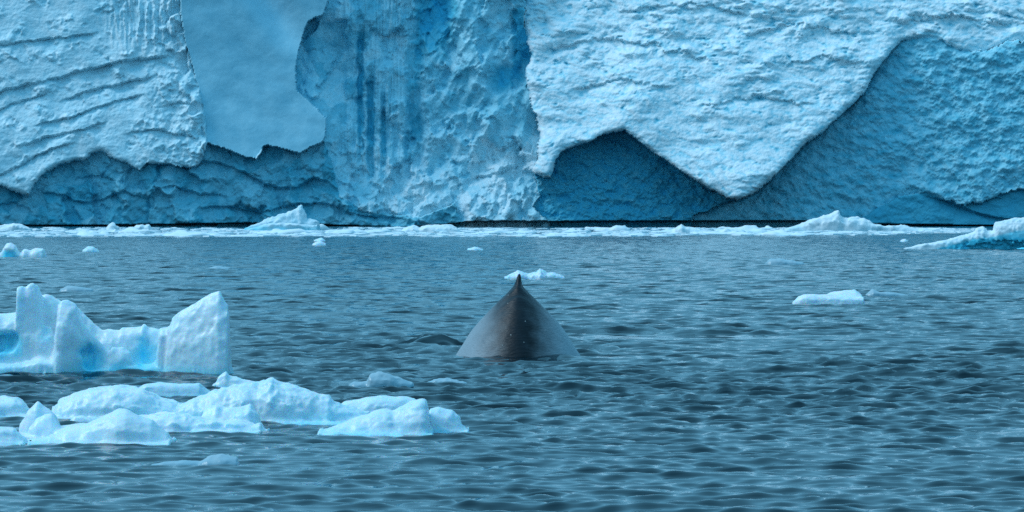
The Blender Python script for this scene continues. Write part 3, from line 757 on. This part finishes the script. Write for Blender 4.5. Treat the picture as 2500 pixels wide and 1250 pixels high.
lump('tiny white floe in the distance straight above the whale', [([(1141, 607), (1160, 602), (1180, 608)], 611, 1.0, 2.0)], h=.1, seed=43, noise=.05, nscale=.6, blue=.2, group=SM)
lump('thin pale floe behind the left spires of the big iceberg', [([(146, 707), (165, 698), (190, 699), (227, 706)], 712, .5, 2.0)], h=.045, seed=45, noise=.03, nscale=.3, blue=.12, foot=.35, mat=WET_ICE, group=SM)
lump('small white floe alone on the far left water, right of the blue based one', [([(202, 611), (215, 601), (228, 602), (242, 612)], 616, 1.0, 2.0)], h=.09, seed=47, noise=.06, nscale=.6, blue=.2, group=SM)
lump('white knobbly floe with a blue base at the far left edge',
     [([(-40, 622), (0, 618), (10, 605), (15, 595), (25, 591), (38, 597), (46, 616)], 628, .9, 2.4),
      ([(40, 618), (52, 616), (60, 607), (75, 612), (90, 604), (105, 607), (114, 622)], 628, .9, 2.0)], h=.1, seed=49, noise=.09, nscale=.7, k=.2, blue=.05,
     blue_fn=lambda V: .9 * np.exp(-((V[:, 0] - wx(28, 326)) / .55) ** 4) * sstep(.75, .3, V[:, 2]), group=SM)
lump('small white chunk floating just below the blue tinted berg', [([(763, 595), (772, 590), (782, 588), (796, 595)], 599, 1.0, 2.0)], h=.1, seed=51, noise=.06, nscale=.6, blue=.1, group=SM)
lump('tiny white bit just off the edge of the pack ice under the blue tinted berg', [([(766, 586), (785, 580), (794, 586)], 589, 1.0, 2.0)], h=.12, seed=53, noise=.06, nscale=.6, blue=.1, group=SM)
lump('tiny white bit on the far water near the tip of the slanting berg', [([(2198, 587), (2208, 583), (2218, 588)], 590, .8, 2.0)], h=.12, seed=55, noise=.06, nscale=.6, blue=.15, group=SM)

# bergs by the pack ice
lump('blue tinted jagged berg standing in the pack ice on the left', [
     ([(598, 560), (612, 552), (625, 546), (650, 537), (665, 531), (680, 525), (700, 520), (718, 513), (730, 506), (736, 503), (742, 518), (748, 534), (752, 560)], 563, 1.6, 1.8),
     ([(728, 552), (745, 537), (764, 533), (778, 538), (782, 560)], 563, 1.3, 2.2),
     ([(605, 560), (640, 548), (700, 545), (775, 553)], 563.2, 1.0, 2.0)], h=.19, name='iceberg', cat='iceberg', mat=FAR_ICE, seed=60, noise=.28, nscale=2.2, k=.5, blue=.26, depth=1.2, ragged=.12,
     blue_fn=lambda V: .5 * sstep(.9, .0, V[:, 2] - .4) * (.5 + .5 * perlin(V[:, 0] / 1.5, V[:, 2])), foot=.3)
lump('long low white berg with a small peak in the pack ice on the right', [
     ([(1915, 561), (1950, 549), (1975, 540), (1990, 533), (2010, 526), (2030, 520), (2046, 516), (2052, 528), (2064, 536), (2075, 562)], 565, 2.2, 1.9),
     ([(2050, 555), (2062, 536), (2085, 530), (2110, 533), (2130, 544), (2160, 552), (2200, 549), (2230, 556), (2290, 564)], 565, 2.2, 1.9)],
     h=.24, name='iceberg', cat='iceberg', mat=FAR_ICE, seed=62, noise=.3, nscale=2.2, k=.5, blue=.06, depth=1.2, ragged=.14, foot=.3)
T_TOP = [(2205, 606), (2225, 601), (2260, 595), (2300, 588), (2340, 578), (2380, 567), (2385, 557), (2400, 554), (2410, 565), (2426, 562), (2430, 545), (2450, 540), (2480, 533), (2500, 532), (2560, 528), (2640, 570)]
def tongue_blue(V):
    t = np.array(T_TOP, float); Yt = wy(608) + 1.6
    zt = np.interp(V[:, 0], wx(t[:, 0], Yt), wz(np.where((t[:, 0] > 2382) & (t[:, 0] < 2405), 566, np.where(t[:, 0] > 2428, t[:, 1] + 14, t[:, 1])), Yt))
    return .62 * sstep(.5, .75, zt - V[:, 2]) * sstep(0, .3, zt) + .3 * sstep(wx(2478, Yt), wx(2492, Yt), V[:, 0]) * sstep(1.2, .8, V[:, 2])
lump('slanting berg with snowy top and bright blue flank cut by the right edge', [
     (T_TOP, 608, 1.6, 2.6), ([(2470, 608), (2490, 603), (2520, 600), (2580, 606)], 608.3, .8, 2.0)],
     h=.085, name='iceberg', cat='iceberg', mat=FAR_ICE, seed=64, noise=.10, nscale=.9, k=.2, blue=.05, depth=.6, ragged=.05, foot=.0, blue_fn=tongue_blue,
     cuts=[((wx(2430, 395), wy(608) + .1, -.1), (5.2, .9, .9), .3)])

# pack ice: a dozen chunk shapes, copied
def chunk_mesh(seed, w, d, t, rag):
    h = max(w, d) / 17
    X, Y, Z = grid_for(-w * .62, w * .62, -d * .62, d * .62, -.5 * t - .2, t * 1.6 + .2, h)
    rr = np.sqrt((X / (w / 2)) ** 2 + (Y / (d / 2)) ** 2)
    top = t * (.45 + .9 * np.clip(fbm(X / w * 2.2 + seed, Y / d * 2.2, octaves=3, off=seed), -.4, .8)) * np.clip(1.25 - rr ** 3, -1, 1)
    f = (Z - top) * .6 + rag * fbm(X / (.3 * w), Y / (.3 * w), Z / (.2 * w), octaves=3, off=seed * 2)
    f = np.maximum(f, (rr - 1 + .35 * fbm(X / w * 3, Y / d * 3, octaves=2, off=seed + 9)) * d * .3)
    f = np.maximum(f, -.3 * t - .1 - Z)
    f[0], f[-1] = 1, 1; f[:, 0], f[:, -1] = 1, 1; f[:, :, 0], f[:, :, -1] = 1, 1
    V, Q = surface_nets(f, (-w * .62, -d * .62, -.5 * t - .2), h)
    b = .06 + .4 * np.exp(-np.clip(V[:, 2], 0, None) / .12) + .08 * fbm(V[:, 0], V[:, 1], V[:, 2], octaves=2, off=seed)
    return V, Q, b

rc = random.Random(21)
variants = []
for i in range(12):
    V, Q, b = chunk_mesh(3.1 * i + 1, rc.uniform(2.5, 5.5), rc.uniform(3, 6), rc.uniform(.5, 1.1), .13)
    variants.append(mesh_np('brash_chunk', V, Q, FAR_ICE, {'blue': np.clip(b, 0, 1)}))

def pack_front(px): return 1.1 * math.sin(px / 41) + .8 * math.sin(px / 14.3 + 1) - .6 + float(np.interp(px, [-200, 1500, 1750, 2050, 2300, 2420], [578.5, 578, 575, 575, 571, 566]))
first = None
for i in range(250):
    px = rc.uniform(-60, 2330) if i > 24 else rc.uniform(-420, -60)
    fr = pack_front(px)
    py = fr - (fr - 557.5) * rc.random() ** 1.25
    Y = wy(py)
    me = variants[rc.randrange(12)]
    o = link('brash_chunk', me, loc=(wx(px, Y), Y, rc.uniform(-.08, .02)))
    big = rc.random() < .12
    s = rc.uniform(1.2, 2.1) if big else rc.uniform(.35, .95)
    o.scale = (s * rc.uniform(.8, 1.3), s, s * (rc.uniform(.5, .95) if big else rc.uniform(.4, .75)) * (.75 if py > 570 else 1))
    o.rotation_euler = (0, 0, rc.uniform(0, 6.28))
    if big: tag(o, 'larger white ice block standing up among the small chunks of the pack band', 'ice block', 'large blocks in the pack band')
    else: tag(o, 'small white chunk of brash ice in the crowded band along the foot of the cliff', 'ice chunk', 'brash ice chunks of the pack band')

PK = dict(h=.2, name='ice_mound', cat='ice mound', mat=FAR_ICE, noise=.22, nscale=1.6, k=.4, blue=.06, depth=.8, ragged=.10, foot=.2, group='mounds rising from the pack band')
lump('broad smooth white mound at the left end of the pack band', [([(-60, 562), (-20, 554), (10, 549), (35, 546), (55, 550), (78, 560)], 564, 2.0, 1.9)], seed=70, **PK)
lump('small upright knob in the pack band right of the broad mound', [([(258, 560), (266, 549), (274, 544), (283, 550), (292, 560)], 562, 1.2, 2.0)], seed=71, **PK)
lump('twin topped white mound in the pack band left of the blue tinted berg', [([(322, 562), (332, 550), (344, 547), (355, 551), (364, 549), (376, 562)], 563, 1.6, 1.8)], seed=72, **PK)
lump('long ragged white mound in the pack band above and left of the whale', [([(975, 566), (992, 555), (1010, 550), (1024, 556), (1048, 551), (1078, 549), (1106, 551), (1124, 563)], 567, 1.8, 1.8)], seed=73, **PK)
lump('twin peaked white mound in the pack band right of the whale, nearest to it', [([(1450, 562), (1468, 556), (1488, 557), (1506, 552), (1524, 551), (1540, 562)], 564, 1.6, 1.8)], seed=74, **PK)
lump('pointed white mound in the pack band midway between the whale and the long low berg', [([(1640, 566), (1656, 554), (1664, 546), (1674, 555), (1698, 558), (1716, 567)], 569, 1.6, 1.8)], seed=75, **PK)

# the uncountable rubble between the chunks
def brash():
    Vs, Qs, Bs = [], [], []
    base = []
    for k in range(6):
        V, Q, b = chunk_mesh(50 + 2.7 * k, 3.2, 4.5, .3, .06)
        base.append((V, Q, b))
    n = 0
    cheap = []
    for k in range(8):                                     # low angular cakes
        m = rc.randint(6, 9); a = sorted(rc.uniform(0, 6.283) for _ in range(m))
        top = [(math.cos(t) * rc.uniform(.7, 1), math.sin(t) * rc.uniform(.7, 1)) for t in a]
        cheap.append(top)
    verts, faces, blue = [], [], []
    for i in range(1750):
        px = rc.uniform(-420, 2400)
        fr = pack_front(px)
        py = fr - (fr - 557) * rc.random() ** 1.1 + rc.gauss(0, .25)
        Y = wy(py); x = wx(px, Y)
        top = cheap[rc.randrange(8)]; m = len(top)
        sx, sy, hh = rc.uniform(.6, 2.3), rc.uniform(.8, 3.0), rc.uniform(.05, .20)
        o = len(verts)
        zj = [hh * rc.uniform(.6, 1.3) for _ in top]
        verts += [(x + a * sx, Y + b * sy, -.15) for a, b in top]
        verts += [(x + a * sx * .9, Y + b * sy * .9, z) for (a, b), z in zip(top, zj)]
        verts.append((x, Y, hh * rc.uniform(1.0, 1.6)))
        for j in range(m):
            k = (j + 1) % m
            faces.append((o + j, o + k, o + m + k, o + m + j))
            faces.append((o + m + j, o + m + k, o + 2 * m))
        blue += [.35] * m + [.1 + .12 * rc.random()] * m + [.08]
    me = bpy.data.meshes.new('brash_rubble'); me.from_pydata(verts, [], faces); me.update()
    at = me.attributes.new('blue', 'FLOAT', 'POINT'); at.data.foreach_set('value', np.array(blue, np.float32))
    me.materials.append(FAR_ICE)
    tag(link('brash_rubble', me), 'white slush and tiny ice rubble filling the pack band at the foot of the cliff', 'brash ice', kind='stuff')
brash()

# ------------------------------------------------------------------ whale
def whale():
    Yc = 103.3
    prof = [(0, 1.76), (.05, 1.75), (.10, 1.71), (.16, 1.65), (.25, 1.56), (.375, 1.435), (.55, 1.255), (.75, 1.05), (.90, .885), (1.045, .705),
            (1.16, .535), (1.25, .385), (1.35, .22), (1.44, .08), (1.52, -.06), (1.62, -.3), (1.68, -.6), (1.70, -.9)]
    pr = np.array(prof, float)
    # arc-length parameter across the back
    seg = np.r_[0, np.cumsum(np.hypot(np.diff(pr[:, 0]), np.diff(pr[:, 1])))]
    u = np.linspace(0, 1, 80) ** 1.25 * seg[-1]
    xs, zs = np.interp(u, seg, pr[:, 0]), np.interp(u, seg, pr[:, 1])
    for _ in range(6):
        xs[1:-1] = .25 * xs[:-2] + .5 * xs[1:-1] + .25 * xs[2:]; zs[1:-1] = .25 * zs[:-2] + .5 * zs[1:-1] + .25 * zs[2:]
    xs = np.r_[-xs[:0:-1], xs]; zs = np.r_[zs[:0:-1], zs]
    for _ in range(14): zs[1:-1] = .25 * zs[:-2] + .5 * zs[1:-1] + .25 * zs[2:]
    ys = np.r_[np.linspace(-2.5, 0, 80), np.linspace(.06, 7.5, 70)[0:]]
    XX, YY = np.meshgrid(xs, ys)
    t = np.where(YY < 0, -YY / 2.0, YY / 6.2)
    drop = np.where(YY < 0, 1.72 * t ** 1.9, 1.8 * t ** 1.7)
    # the nearer back is rounder than the crest
    rnd = np.clip(np.where(YY < 0, t, .3 * t), 0, 1)
    aa = .09 + .34 * rnd                                   # rounded spine
    ZZ = np.interp(np.sqrt(XX ** 2 + aa ** 2) - .25 * aa, pr[:, 0], pr[:, 1])
    for _ in range(8): ZZ[:, 1:-1] = .25 * ZZ[:, :-2] + .5 * ZZ[:, 1:-1] + .25 * ZZ[:, 2:]
    Z = ZZ - drop
    fin = np.exp(-np.abs(XX / .068) ** 3.6) * .19 * sstep(-.30, .0, YY) * sstep(.75, .25, YY) + np.exp(-(XX / .13) ** 2) * .12 * sstep(-.7, .1, YY) * sstep(1.5, .4, YY)
    Z = Z + fin
    # knuckles and wrinkles across the spine
    Z = Z + .018 * np.sin(YY * 17 + .6 * np.cos(XX * 3)) * np.exp(-(XX / .35) ** 2) * sstep(-1.5, -.5, YY) * sstep(.1, -.2, YY)
    Z = Z + .022 * fbm(XX / .6, YY / .5, octaves=4)
    Z = np.maximum(Z, -1.2)
    Xw = XX * 1.035 + .21
    Xw = Xw + .10 * np.clip(Z - 1.72, 0, 1)               # the fin leans a little
    V = np.stack([Xw - .06, YY + Yc, Z], -1).reshape(-1, 3)
    R, C = XX.shape
    I = np.arange(R * C).reshape(R, C)
    Q = np.stack([I[:-1, :-1], I[:-1, 1:], I[1:, 1:], I[1:, :-1]], -1).reshape(-1, 4)
    base = np.array([.15, Yc, 0])
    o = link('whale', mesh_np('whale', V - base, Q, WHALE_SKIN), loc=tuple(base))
    tag(o, 'wet black humpback whale arching its back with a knobbed dorsal fin out of the sea', 'whale')
whale()
